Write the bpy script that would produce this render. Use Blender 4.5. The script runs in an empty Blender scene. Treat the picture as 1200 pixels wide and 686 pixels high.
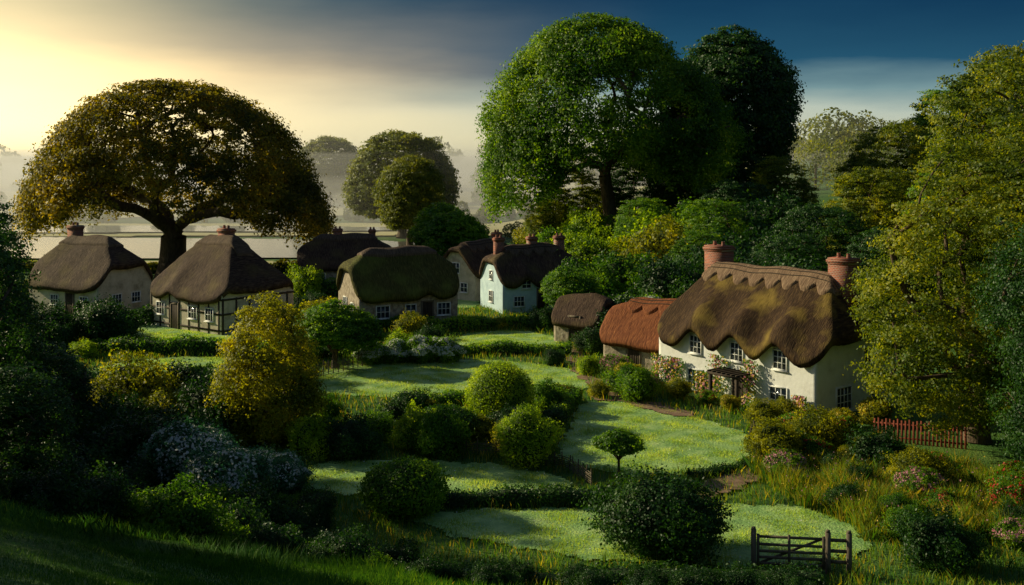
import bpy, math, numpy as np
from mathutils import Vector
rng = np.random.default_rng(7)
R = math.radians
COL = bpy.context.scene.collection

# ------------------------------------------------------------------ helpers
class MB:
    def __init__(s): s.v=[]; s.n=0; s.f=[]; 
    def add(s, verts, faces, mat=0):
        verts=np.asarray(verts,float).reshape(-1,3); faces=np.asarray(faces,int)
        s.v.append(verts); s.f.append((faces+s.n, mat)); s.n+=len(verts)
    def mesh(s, name, mats, smooth=False):
        me=bpy.data.meshes.new(name); V=np.concatenate(s.v)
        me.vertices.add(len(V)); me.vertices.foreach_set('co',V.astype(np.float32).ravel())
        loops=np.concatenate([f.ravel() for f,_ in s.f])
        tot=np.concatenate([np.full(len(f),f.shape[1]) for f,_ in s.f])
        mi=np.concatenate([np.full(len(f),m) for f,m in s.f])
        me.loops.add(len(loops)); me.loops.foreach_set('vertex_index',loops.astype(np.int32))
        me.polygons.add(len(tot))
        st=np.concatenate([[0],np.cumsum(tot)[:-1]])
        me.polygons.foreach_set('loop_start',st.astype(np.int32))
        me.polygons.foreach_set('material_index',mi.astype(np.int32))
        if smooth: me.polygons.foreach_set('use_smooth',np.ones(len(tot),bool))
        for m in mats: me.materials.append(m)
        me.update(calc_edges=True); return me

def obj(name, me, loc=(0,0,0), rot=0, scale=(1,1,1), parent=None):
    o=bpy.data.objects.new(name, me); COL.objects.link(o)
    o.location=loc; o.rotation_euler=(0,0,rot)
    o.scale=scale if hasattr(scale,'__len__') else (scale,)*3
    if parent: o.parent=parent
    return o

BOXF=np.array([[0,3,2,1],[4,5,6,7],[0,1,5,4],[1,2,6,5],[2,3,7,6],[3,0,4,7]])
def box(mb, lo, hi, mat=0, M=None, o=None):
    x0,y0,z0=lo; x1,y1,z1=hi
    v=np.array([[x0,y0,z0],[x1,y0,z0],[x1,y1,z0],[x0,y1,z0],[x0,y0,z1],[x1,y0,z1],[x1,y1,z1],[x0,y1,z1]],float)
    if M is not None: v=v@M.T
    if o is not None: v=v+o
    mb.add(v,BOXF,mat)

def norm(a): return a/np.maximum(np.linalg.norm(a,axis=-1,keepdims=True),1e-9)
def rdir(n,r=rng): return norm(r.normal(size=(n,3)))

def leaves(mb, c, nrm, size, mat=0, jit=0.7, r=rng, aspect=.6):
    n=len(c); nn=norm(nrm+r.normal(size=(n,3))*jit)
    t=norm(np.cross(nn,rdir(n,r))); b=np.cross(nn,t)
    s=(np.asarray(size)*r.uniform(.6,1.3,n))[:,None]
    v=np.stack([c-t*s*.5, c+b*s*.5*aspect+t*s*.08, c+t*s*.5, c-b*s*.5*aspect+t*s*.08],1)
    mb.add(v.reshape(-1,3), np.arange(4*n).reshape(n,4), mat)

def frusta(mb, A, B, ra, rb, mat=0, k=6):
    d=norm(B-A); ref=np.where(np.abs(d[:,2:3])>.9,[[1.,0,0]],[[0,0,1.]])
    u=norm(np.cross(d,ref)); w=np.cross(d,u)
    an=np.arange(k)/k*2*np.pi; n=len(A)
    ring=u[:,None,:]*np.cos(an)[None,:,None]+w[:,None,:]*np.sin(an)[None,:,None]
    va=A[:,None,:]+ring*ra[:,None,None]; vb=B[:,None,:]+ring*rb[:,None,None]
    V=np.concatenate([va,vb],1).reshape(-1,3)
    i=np.arange(k); j=(i+1)%k
    f=np.stack([i,i+k,j+k,j],1)[None]+(np.arange(n)*2*k)[:,None,None]
    mb.add(V,f.reshape(-1,4),mat)

def sstep(a,b,x):
    t=np.clip((np.asarray(x,float)-a)/(b-a),0,1); return t*t*(3-2*t)

# ------------------------------------------------------------------ terrain
def terr(x,y):
    x=np.asarray(x,float); y=np.asarray(y,float)
    zc=4.36-0.2*np.clip(x,-24,9)
    zc=np.where(x>9,2.56-.02*(np.minimum(x,30)-9),zc)
    fg=zc+np.maximum(22-y,0)*0.32
    k=1-sstep(20,36-np.clip(x,-30,0)*.2,y)
    z=fg*k+.10*np.sin(x*.55+.4*y)*k+.05*np.sin(x*1.3+2)*np.cos(y*.9)*k
    right=sstep(95,135,y)*(3.0*sstep(-5,15,x)+0.12*np.clip(x-15,0,160))
    right+= .16*np.clip(x-22,0,20)*sstep(45,75,y)*(1-sstep(75,135,y))
    right*= 1-.7*sstep(300,800,y)
    z=z+right
    z=z+0.08*np.sin(x*.31+1)*np.cos(y*.23)*sstep(30,45,y)*(1-sstep(60,110,y)*.5)
    z=z+ sstep(500,1400,y)*10*(1+np.sin(x*.006+1))*.5
    return z
def T(x,y): return float(terr(x,y))

# ------------------------------------------------------------------ materials
def newmat(name):
    m=bpy.data.materials.new(name); m.use_nodes=True; nt=m.node_tree; nt.nodes.clear()
    return m,nt,nt.nodes,nt.links
def ramp(N,stops):
    r=N.new('ShaderNodeValToRGB'); e=r.color_ramp.elements
    e[0].position=stops[0][0]; e[0].color=(*stops[0][1],1); e[1].position=stops[-1][0]; e[1].color=(*stops[-1][1],1)
    for p,c in stops[1:-1]:
        q=e.new(p); q.color=(*c,1)
    return r
def leafmat(name, dark, mid, light, trans=.35, nscale=.6, tcol=None):
    m,nt,N,L=newmat(name)
    g=N.new('ShaderNodeNewGeometry'); tc=N.new('ShaderNodeTexCoord')
    no=N.new('ShaderNodeTexNoise'); no.inputs['Scale'].default_value=nscale; no.inputs['Detail'].default_value=2
    L.new(tc.outputs['Object'],no.inputs['Vector'])
    ad=N.new('ShaderNodeMath'); ad.operation='MULTIPLY_ADD'; ad.inputs[1].default_value=.5
    L.new(g.outputs['Random Per Island'],ad.inputs[0])
    mu=N.new('ShaderNodeMath'); mu.operation='MULTIPLY_ADD'; mu.inputs[1].default_value=1.7; mu.inputs[2].default_value=-.6
    L.new(no.outputs['Fac'],mu.inputs[0]); L.new(mu.outputs[0],ad.inputs[2])
    cr=ramp(N,[(0.05,dark),(.5,mid),(.95,light)]); L.new(ad.outputs[0],cr.inputs[0])
    p=N.new('ShaderNodeBsdfPrincipled'); p.inputs['Roughness'].default_value=.5
    p.inputs['Specular IOR Level'].default_value=.3
    L.new(cr.outputs[0],p.inputs['Base Color'])
    t=N.new('ShaderNodeBsdfTranslucent')
    mx=N.new('ShaderNodeMix'); mx.data_type='RGBA'; mx.blend_type='MULTIPLY'; mx.inputs[0].default_value=1
    mx.inputs[7].default_value=(*(tcol or (2.1,1.8,.4)),1)
    L.new(cr.outputs[0],mx.inputs[6]); L.new(mx.outputs[2],t.inputs['Color'])
    s=N.new('ShaderNodeMixShader'); s.inputs[0].default_value=trans
    L.new(p.outputs[0],s.inputs[1]); L.new(t.outputs[0],s.inputs[2])
    o=N.new('ShaderNodeOutputMaterial'); L.new(s.outputs[0],o.inputs[0]); return m
def surfmat(name, stops, scale=3, detail=6, rough=.85, bump=.3, bscale=None, stretch=(1,1,1), spec=.3, dist=.02, coord='Object'):
    m,nt,N,L=newmat(name)
    tc=N.new('ShaderNodeTexCoord'); mp=N.new('ShaderNodeMapping'); mp.inputs['Scale'].default_value=stretch
    L.new(tc.outputs[coord],mp.inputs[0])
    no=N.new('ShaderNodeTexNoise'); no.inputs['Scale'].default_value=scale; no.inputs['Detail'].default_value=detail
    no.inputs['Roughness'].default_value=.65
    L.new(mp.outputs[0],no.inputs['Vector'])
    cr=ramp(N,stops); L.new(no.outputs['Fac'],cr.inputs[0])
    p=N.new('ShaderNodeBsdfPrincipled'); p.inputs['Roughness'].default_value=rough; p.inputs['Specular IOR Level'].default_value=spec
    L.new(cr.outputs[0],p.inputs['Base Color'])
    n2=N.new('ShaderNodeTexNoise'); n2.inputs['Scale'].default_value=bscale or scale*4; n2.inputs['Detail'].default_value=4
    L.new(mp.outputs[0],n2.inputs['Vector'])
    b=N.new('ShaderNodeBump'); b.inputs['Strength'].default_value=bump; b.inputs['Distance'].default_value=dist
    L.new(n2.outputs['Fac'],b.inputs['Height']); L.new(b.outputs[0],p.inputs['Normal'])
    o=N.new('ShaderNodeOutputMaterial'); L.new(p.outputs[0],o.inputs[0]); return m

bark=surfmat('bark',[(.3,(.05,.034,.022)),(.7,(.16,.11,.07))],scale=4,stretch=(1,1,.3),bump=.8,dist=.05)
Lgreen=leafmat('leaf_green',(.015,.07,.006),(.085,.21,.012),(.24,.38,.02),trans=.48)
Lbeech=leafmat('leaf_beech',(.012,.055,.004),(.065,.17,.010),(.24,.37,.018),trans=.5,nscale=.14)
Lgold =leafmat('leaf_golden',(.05,.085,.005),(.23,.26,.012),(.46,.43,.022),trans=.52)
Lash =leafmat('leaf_ash',(.02,.05,.004),(.12,.18,.010),(.38,.38,.02),trans=.5,nscale=.3)
Lamber =leafmat('leaf_amber',(.03,.045,.005),(.12,.13,.010),(.34,.29,.02),trans=.56,tcol=(2.2,1.7,.35),nscale=.14)
Ldark =leafmat('leaf_dark',(.005,.026,.006),(.018,.072,.012),(.065,.16,.022),trans=.32)
Lblue =leafmat('leaf_bluegreen',(.02,.085,.035),(.06,.18,.08),(.15,.30,.14),trans=.3,tcol=(1.2,1.5,.9))
Lbright=leafmat('leaf_bright',(.06,.14,.006),(.24,.38,.014),(.46,.56,.024),trans=.5)
Lfar=leafmat('leaf_far',(.05,.075,.010),(.12,.16,.018),(.25,.27,.028),trans=.45,nscale=.2)
Fwhite=leafmat('petal_white',(.6,.62,.58),(.75,.77,.72),(.82,.82,.78),trans=.35,tcol=(1,1,.95))
Fred=leafmat('petal_red',(.35,.02,.02),(.5,.04,.03),(.6,.12,.06),trans=.3,tcol=(1.2,1,1))
Fpink=leafmat('petal_pink',(.5,.14,.2),(.65,.28,.36),(.75,.45,.5),trans=.3,tcol=(1,1,1))
Fyel=leafmat('petal_yellow',(.55,.33,.03),(.65,.45,.04),(.75,.55,.06),trans=.3,tcol=(1,1,1))
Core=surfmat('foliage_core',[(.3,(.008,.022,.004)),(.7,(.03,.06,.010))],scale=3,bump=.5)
Grass=leafmat('grass_blade',(.02,.09,.010),(.08,.20,.022),(.20,.32,.035),trans=.42,nscale=.4)
GrassD=leafmat('hillside_shade_blade',(.012,.06,.012),(.03,.12,.022),(.07,.17,.035),trans=.35,nscale=.5)  # darker grass copy: the hillside's shade is put into its colour
GrassL=leafmat('lawn_blade',(.14,.26,.06),(.30,.46,.12),(.54,.64,.22),trans=.45,nscale=.7)
GrassG=leafmat('grass_dry_blade',(.10,.13,.012),(.25,.24,.03),(.45,.36,.06),trans=.5,nscale=.5)
ground_m=surfmat('ground_meadow',[(.3,(.02,.065,.012)),(.5,(.05,.13,.02)),(.72,(.12,.19,.03))],scale=.25,detail=12,bump=.8,bscale=9,dist=.12)
field_m=surfmat('field_sunlit_pale',[(.3,(.38,.37,.16)),(.5,(.52,.48,.24)),(.72,(.66,.58,.32))],scale=.05,detail=10,bump=.4,bscale=3,dist=.1)  # pale-yellow base with sunlight and mist glow put into the colour
lawn_m=surfmat('lawn_grass',[(.30,(.10,.24,.07)),(.44,(.22,.39,.11)),(.56,(.34,.51,.16)),(.72,(.52,.64,.24))],scale=.8,detail=14,bump=.8,bscale=9,dist=.08,rough=.6,spec=.4)
water_m=surfmat('mirror_water',[(.3,(.12,.12,.09)),(.7,(.17,.16,.12))],scale=.2,rough=.08,bump=.03,bscale=1.5,spec=1.0)  # glossy water for the added sheets that mirror the sky glow
path_m=surfmat('path_earth',[(.3,(.14,.08,.05)),(.7,(.30,.20,.13))],scale=2,detail=8,bump=.5)
white_w=surfmat('whitewash',[(.3,(.62,.61,.58)),(.5,(.78,.78,.76)),(.75,(.83,.83,.82))],scale=1.3,detail=10,bump=.45,bscale=4,dist=.04)
cream_w=surfmat('old_plaster',[(.3,(.30,.26,.19)),(.5,(.55,.48,.37)),(.75,(.68,.62,.52))],scale=1.1,detail=8,bump=.5,bscale=5,dist=.04)
blue_w=surfmat('white_wall_blue_shade',[(.3,(.40,.52,.60)),(.6,(.54,.68,.75)),(.8,(.64,.75,.8))],scale=1.4,detail=8,bump=.35,bscale=5,dist=.03)  # white wall with its bluish shade put into the colour
stone_w=surfmat('rubble_stone',[(.35,(.18,.14,.10)),(.5,(.34,.28,.21)),(.65,(.48,.41,.32))],scale=3.2,detail=6,bump=.9,bscale=5,dist=.06)
wood_d=surfmat('timber_dark',[(.3,(.025,.018,.012)),(.7,(.07,.05,.035))],scale=5,stretch=(1,1,.2),bump=.4)
wood_g=surfmat('timber_grey',[(.3,(.09,.07,.05)),(.7,(.2,.16,.12))],scale=5,stretch=(1,1,.3),bump=.4)
wood_r=surfmat('timber_red',[(.3,(.16,.035,.02)),(.7,(.3,.07,.04))],scale=5,stretch=(1,1,.3),bump=.4)
frame_w=surfmat('white_paint',[(.3,(.68,.68,.66)),(.7,(.8,.8,.79))],scale=4,bump=.05)
def thatch(name,c0,c1,c2,straw_sun_tint=None,amt=.5):
    m=surfmat(name,[(.32,c0),(.5,c1),(.68,c2)],scale=6,detail=12,bump=1.0,bscale=9,stretch=(3.0,.35,.35),dist=.08,rough=.8,spec=.15)
    if straw_sun_tint:
        nt=m.node_tree; N=nt.nodes; L=nt.links
        p=[n for n in N if n.type=='BSDF_PRINCIPLED'][0]; src=p.inputs['Base Color'].links[0].from_socket
        tc=N.new('ShaderNodeTexCoord'); no=N.new('ShaderNodeTexNoise'); no.inputs['Scale'].default_value=.55; no.inputs['Detail'].default_value=4
        L.new(tc.outputs['Object'],no.inputs['Vector']); mr=N.new('ShaderNodeMapRange'); mr.inputs['From Min'].default_value=.50; mr.inputs['From Max'].default_value=.70; mr.inputs['To Max'].default_value=amt
        L.new(no.outputs['Fac'],mr.inputs['Value']); mx=N.new('ShaderNodeMix'); mx.data_type='RGBA'; L.new(mr.outputs[0],mx.inputs[0]); L.new(src,mx.inputs[6]); mx.inputs[7].default_value=(*straw_sun_tint,1)
        L.new(mx.outputs[2],p.inputs['Base Color'])
    return m
th_brown=thatch('thatch_brown',(.018,.009,.006),(.052,.028,.014),(.13,.078,.032),(.40,.28,.05),.55)  # golden patches: straw tone plus sun highlights put into the colour
th_ridge=thatch('thatch_ridge',(.10,.058,.038),(.22,.14,.09),(.36,.25,.16))
th_ridge_d=thatch('thatch_ridge_dark',(.045,.028,.022),(.11,.074,.052),(.19,.13,.09))
th_dark=thatch('thatch_dark',(.022,.012,.009),(.065,.038,.027),(.15,.095,.06),(.18,.14,.04),.35)
th_moss=thatch('thatch_moss',(.022,.022,.006),(.07,.066,.015),(.16,.145,.034),(.15,.19,.03),.5)
th_rust=thatch('thatch_rust',(.09,.028,.012),(.22,.07,.028),(.38,.145,.05))
def brickmat():
    m,nt,N,L=newmat('brick_red'); tc=N.new('ShaderNodeTexCoord'); 
    mp=N.new('ShaderNodeMapping'); mp.inputs['Rotation'].default_value=(R(90),0,0)
    L.new(tc.outputs['Object'],mp.inputs[0])
    b=N.new('ShaderNodeTexBrick'); b.inputs['Scale'].default_value=2.6; b.inputs['Color1'].default_value=(.36,.09,.045,1)
    b.inputs['Color2'].default_value=(.16,.045,.03,1); b.inputs['Mortar'].default_value=(.3,.25,.2,1)
    b.inputs['Mortar Size'].default_value=.025; L.new(mp.outputs[0],b.inputs['Vector'])
    p=N.new('ShaderNodeBsdfPrincipled'); p.inputs['Roughness'].default_value=.9; L.new(b.outputs[0],p.inputs['Base Color'])
    o=N.new('ShaderNodeOutputMaterial'); L.new(p.outputs[0],o.inputs[0]); return m
brick=brickmat()
def glassmat():
    m,nt,N,L=newmat('window_glass'); p=N.new('ShaderNodeBsdfPrincipled')
    p.inputs['Base Color'].default_value=(.02,.03,.04,1); p.inputs['Roughness'].default_value=.12
    o=N.new('ShaderNodeOutputMaterial'); L.new(p.outputs[0],o.inputs[0]); return m
glass=glassmat()

# ------------------------------------------------------------------ ground
def axis(segs):
    out=[]
    for a,b,s in segs: out+=list(np.arange(a,b,s))
    out.append(segs[-1][1]); return np.array(out)
xs=axis([(-1800,-600,100),(-600,-150,25),(-150,-60,5),(-60,60,.8),(60,160,4),(160,600,25),(600,1800,100)])
ys=axis([(-60,0,5),(0,14,1),(14,75,.6),(75,150,1.5),(150,400,8),(400,1500,50),(1500,4000,500)])
X,Y=np.meshgrid(xs,ys); Z=terr(X,Y)
mb=MB(); nx,ny=len(xs),len(ys)
idx=np.arange(nx*ny).reshape(ny,nx)
mb.add(np.stack([X,Y,Z],-1),np.stack([idx[:-1,:-1],idx[:-1,1:],idx[1:,1:],idx[1:,:-1]],-1).reshape(-1,4))
obj('ground',mb.mesh('ground',[ground_m],True))

def inside(poly,x,y):
    c=np.zeros(x.shape,bool); n=len(poly)
    for i in range(n):
        x1,y1=poly[i]; x2,y2=poly[i-1]
        if y1==y2: continue
        k=((y1>y)!=(y2>y))&(x<(x2-x1)*(y-y1)/(y2-y1)+x1); c^=k
    return c
def sheet(name, pts, mat, dz=.05, cell=.14, level=None):
    """closed outline (world x,y) -> gridded sheet that follows the terrain (or lies level)"""
    P=np.array(pts,float); n=len(P); out=[]
    for i in range(n):
        p0,p1,p2,p3=P[i-1],P[i],P[(i+1)%n],P[(i+2)%n]
        for t in np.linspace(0,1,8,endpoint=False):
            out.append(.5*((2*p1)+(-p0+p2)*t+(2*p0-5*p1+4*p2-p3)*t*t+(-p0+3*p1-3*p2+p3)*t**3))
    out=np.array(out)
    gx=np.arange(out[:,0].min()-cell,out[:,0].max()+cell,cell); gy=np.arange(out[:,1].min()-cell,out[:,1].max()+cell,cell)
    X,Y=np.meshgrid(gx,gy); cx=X[:-1,:-1]+cell/2; cy=Y[:-1,:-1]+cell/2
    wx=.18*np.sin(cy*3.1)+.1*np.sin(cy*7.7+cx*5); wy=.18*np.sin(cx*2.7+1)+.1*np.sin(cx*8.3)
    k=inside(out,cx+wx,cy+wy); I=np.arange(X.size).reshape(X.shape)
    F=np.stack([I[:-1,:-1],I[:-1,1:],I[1:,1:],I[1:,:-1]],-1)[k]
    Zz=terr(X,Y)+dz if level is None else np.full(X.shape,float(level))
    u,inv=np.unique(F,return_inverse=True); V=np.stack([X.ravel(),Y.ravel(),Zz.ravel()],-1)[u]
    mb=MB(); mb.add(V,inv.reshape(-1,4))
    return obj(name,mb.mesh(name,[mat],True)), out

LAWNS=[]
def lawn(pts,name='lawn',mat=None,dz=.05,cell=.14):
    o,ol=sheet(name,pts,mat or lawn_m,dz,cell); LAWNS.append(ol); return o
lawn([(-12.6,64),(-6,61.5),(0,61.5),(4.4,64.5),(3.6,70),(-1,73),(-6,72.6),(-11,70.5)])
lawn([(-3.6,76.5),(2.5,77),(3.2,82),(0,85),(-3.8,83)])
lawn([(2.2,49),(6,46.6),(10.4,49),(11.7,53),(8,59),(4.2,60.4),(3,55)])
lawn([(-9.4,45),(-4,43.3),(1.5,43.2),(2.6,45.5),(-1,48.2),(-8,48.6)])
lawn([(-3.9,41.2),(2,37.2),(9,36.2),(12.3,38.2),(11,42),(4,42.5)])
lawn([(-31,85),(-22,79.5),(-17,78.6),(-16.5,82.5),(-22,84.5),(-30,90)])
lawn([(-24,60),(-18,57),(-15.5,62),(-17,72),(-23,74),(-27,68)])
lawn([(-13,92),(-7,97),(-3,100),(-6,110),(-16,104)])
lawn([(-60,134),(-20,133),(2,132),(8,138),(-10,141),(-60,142)],'far_field',field_m,.12,1.2)
lawn([(-130,186),(-60,186),(-10,188),(22,184),(28,212),(-20,222),(-120,215)],'far_field',field_m,.25,2)
lawn([(-160,235),(-30,248),(40,240),(50,290),(-40,300),(-180,290)],'far_field',field_m,.4,3)
lawn([(-250,325),(-60,320),(60,325),(80,405),(-60,420),(-260,410)],'far_field',field_m,.6,6)
lawn([(-400,450),(-60,455),(120,445),(150,640),(-60,660),(-440,650)],'far_field',field_m,1.0,12)
sheet('added_water_mirror',[(-120,146),(-60,145),(-30,146),(-8,145),(-2,152),(-6,160),(-14,172),(-40,180),(-120,182)],water_m,cell=1,level=.22)  # water sheet added to reflect the low sky and brighten the valley
sheet('added_water_mirror',[(-170,192),(-90,190),(-55,194),(-25,196),(-12,202),(-60,210),(-170,212)],water_m,cell=1.5,level=.50)  # second added water sheet, also there to mirror the sky
sheet('garden_path',[(4.6,61.5),(6.2,60),(8.4,57.2),(9.6,57.6),(8.8,59.2),(6.6,61.8),(6.2,66),(5.2,66)],path_m,.09)
sheet('garden_path',[(7.4,42.8),(10,45.4),(13,47.2),(16,47.8),(16,48.9),(12.4,48.5),(9.2,46.7),(6.8,43.8)],path_m,.09)
sheet('garden_path',[(4.4,66),(5.4,66),(4.6,72),(5.2,78),(4.2,78),(3.7,72)],path_m,.09)
def onlawn(x,y):
    x=np.atleast_1d(np.asarray(x,float)); y=np.atleast_1d(np.asarray(y,float)); c=np.zeros(len(x),bool)
    for l in LAWNS: c|=inside(l[::2],x,y)
    return c

# ------------------------------------------------------------------ foliage generators
def lobes(d,seed,amp,k=(3,7)):
    r=np.random.default_rng(seed); out=np.zeros(len(d))
    for _ in range(7):
        kk=rdir(1,r)[0]*r.uniform(*k); out+=np.sin(d@kk*1.0+r.uniform(0,6.28))
    return 1+amp*out/2.6

def grow(mb, base, top, targets, r, rbase, tip=.04, mat=0, step=1.3, upw=.25, pw=.55, kseg=6, wander=.06):
    base=np.array(base,float); top=np.array(top,float)
    nT=6; P=[]; par=[]; path=[]; 
    L=np.linalg.norm(top-base)
    bend=r.normal(size=3)*L*.05; bend[2]=0
    for i in range(nT+1):
        t=i/nT; P.append(base+(top-base)*t+bend*math.sin(t*math.pi)); par.append(i-1); path.append(0 if i>nT*.6 else 3)
    P=list(P)
    order=np.argsort(np.linalg.norm(targets-top,axis=1))
    tips=[]
    for ti in order:
        p=targets[ti]; A=np.array(P); pl=np.array(path)
        cost=np.linalg.norm(A-p,axis=1)+pw*pl
        cost[:max(1,int(nT*.55))]+=1e3
        i=int(np.argmin(cost)); d=np.linalg.norm(P[i]-p); m=max(2,int(d/step))
        pd=P[i]-P[par[i]] if par[i]>=0 else np.array([0,0,1.])
        pd=pd/max(np.linalg.norm(pd),1e-6)
        ctrl=P[i]+(pd*.35+np.array([0,0,upw]))*d*.6+ (p-P[i])*.15
        prev=i
        for k in range(1,m+1):
            t=k/m; q=(1-t)**2*P[i]+2*t*(1-t)*ctrl+t*t*p
            if k<m: q=q+r.normal(size=3)*wander*d/m*2
            P.append(q); par.append(prev); path.append(path[i]+d*t); prev=len(P)-1
        tips.append(prev)
    n=len(P); cnt=np.zeros(n)
    for t in tips: cnt[t]+=1
    for i in range(n-1,0,-1):
        if par[i]>=0: cnt[par[i]]+=cnt[i]
    cnt=np.maximum(cnt,1)
    ex=math.log(rbase/tip)/math.log(max(cnt[nT],2)); rad=tip*cnt**ex
    for i in range(nT+1): rad[i]=rbase*(1.0+.55*(1-i/nT)**3)
    P=np.array(P); par=np.array(par); k=np.arange(1,n)
    frusta(mb,P[par[k]],P[k],np.minimum(rad[par[k]],rad[k]*1.5),rad[k],mat,kseg)

def tree(name, ells, leafm, nclump, per, lsize, crad, seed, trunk_top, rbase, ntar=90, zcut=-.3, shell=.72, base=(0,0,0), flat=.6, amp=.16, under=None, pw=.55, droop=0, upw=.25, urad=.72, fall=0., thin=0.):
    """ells: list of (cx,cy,cz,rx,ry,rz). one mesh: bark + leaves"""
    r=np.random.default_rng(seed); mb=MB(); E=np.array(ells,float)
    w=(E[:,3]*E[:,4]+E[:,3]*E[:,5]+E[:,4]*E[:,5]); w/=w.sum()
    C=[];D=[]
    got=0
    while got<nclump:
        k=r.choice(len(E),size=nclump,p=w); d=rdir(nclump,r)
        rr=(shell+(1-shell)*r.random(nclump)**.6)*lobes(d,seed+3,amp)
        c=E[k,:3]+E[k,3:]*d*rr[:,None]
        ok=d[:,2]>zcut
        for q in range(len(E)):
            if len(E)>1:
                t=(c-E[q,:3])/E[q,3:]; ok&=(k==q)|((t**2).sum(1)>.55)
        if under is not None:
            rad=np.hypot(c[:,0]-E[0,0],c[:,1]-E[0,1])/E[0,3]
            ok&= ~((c[:,2]<under)&(rad<urad))
        if thin:    # natural gaps between the boughs, wider towards the bottom
            g=np.sin(c[:,0]*.62+1.3*np.sin(c[:,2]*.5))+np.sin(c[:,1]*.7+c[:,2]*.55+1)+np.sin(c[:,2]*.9+c[:,0]*.3)
            ok&= g>-1.9+thin*1.6*(1-np.clip((c[:,2]-E[0,2]+4)/9,0,1))
        C.append(c[ok]); D.append(d[ok]); got+=ok.sum()
    C=np.concatenate(C)[:nclump]; D=np.concatenate(D)[:nclump]
    C[:,2]-=droop*(np.hypot(C[:,0],C[:,1])/E[0,3])**2
    tar=C[r.choice(nclump,min(ntar,nclump),replace=False)].copy()
    ctr=np.array([E[0,0],E[0,1],E[0,2]]); tar=ctr+(tar-ctr)*.95
    grow(mb,base,trunk_top,tar,r,rbase,pw=pw,upw=upw,tip=.03+rbase*.02)
    cr=crad*r.uniform(.5,1.4,nclump)
    cc=np.repeat(C,per,0); dd=rdir(nclump*per,r); dd[:,2]=np.abs(dd[:,2])*.9+dd[:,2]*.1
    off=dd*(np.repeat(cr,per)*r.random(nclump*per)**.5)[:,None]; off[:,2]*=flat
    if fall: off[:,2]-=fall*r.random(nclump*per)**2*np.repeat(np.clip(np.hypot(C[:,0],C[:,1])/E[0,3],0,1)**2,per)
    leaves(mb,cc+off,dd*.7+np.repeat(D,per,0)*.6,lsize,1,jit=.5,r=r)
    return mb.mesh(name,[bark,leafm],False)

def shrubmesh(name, leafm, seed, n=5000, ls=.14, rx=1,ry=1,rz=1, amp=.14, cz=.85, fuzz=.12, flower=None, nf=0, trunk=False, k=(3,7), clump=0.0):
    r=np.random.default_rng(seed); mb=MB()
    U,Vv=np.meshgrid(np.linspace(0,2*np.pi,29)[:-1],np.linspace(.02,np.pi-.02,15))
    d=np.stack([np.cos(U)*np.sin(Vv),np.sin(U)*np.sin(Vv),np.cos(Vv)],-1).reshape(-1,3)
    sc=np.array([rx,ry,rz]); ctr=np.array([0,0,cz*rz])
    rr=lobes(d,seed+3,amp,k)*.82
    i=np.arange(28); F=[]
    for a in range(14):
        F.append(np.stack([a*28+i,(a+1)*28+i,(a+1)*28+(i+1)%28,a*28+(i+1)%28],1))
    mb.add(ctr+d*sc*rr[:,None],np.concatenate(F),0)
    d=rdir(n,r); d=d[d[:,2]>-.8]; n=len(d)
    rr=lobes(d,seed+3,amp,k)*(1-.16*r.random(n)+r.normal(size=n)*fuzz*.35)
    cl=np.sin(d@(rdir(1,r)[0]*16)+1)*np.sin(d@(rdir(1,r)[0]*15))+np.sin(d@(rdir(1,r)[0]*19))*.6
    rr*=1+clump*cl
    p=ctr+d*sc*rr[:,None]
    leaves(mb,p,d*1.1,ls,1,jit=.6,r=r)
    if fuzz>.15:
        m=260; d=rdir(m,r); d[:,2]=np.abs(d[:,2]); rr=lobes(d,seed+3,amp,k)
        q=(r.random((m,14))*.22+.97)[:,:,None]*(d*sc*rr[:,None])[:,None,:]+r.normal(size=(m,14,3))*.035
        leaves(mb,(ctr+q).reshape(-1,3),np.repeat(d,14,0),ls*.85,1,jit=.9,r=r)
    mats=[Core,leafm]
    if flower is not None:
        d=rdir(nf,r); d[:,2]=np.abs(d[:,2]); 
        key=np.sin(d@(rdir(1,r)[0]*6))+np.sin(d@(rdir(1,r)[0]*7)); d=d[key>-.4]
        rr=lobes(d,seed+3,amp,k)*(1.05+.05*r.random(len(d)))
        leaves(mb,ctr+d*sc*rr[:,None],d,ls*.95,2,jit=.5,r=r,aspect=.9); mats.append(flower)
    if trunk:
        tp=np.array([[0,0,-.9*rz],[.03,0,ctr[2]]])
        frusta(mb,tp[:1],tp[1:],np.array([.13]),np.array([.08]),len(mats),8); mats.append(bark)
    return mb.mesh(name,mats,False)

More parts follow.
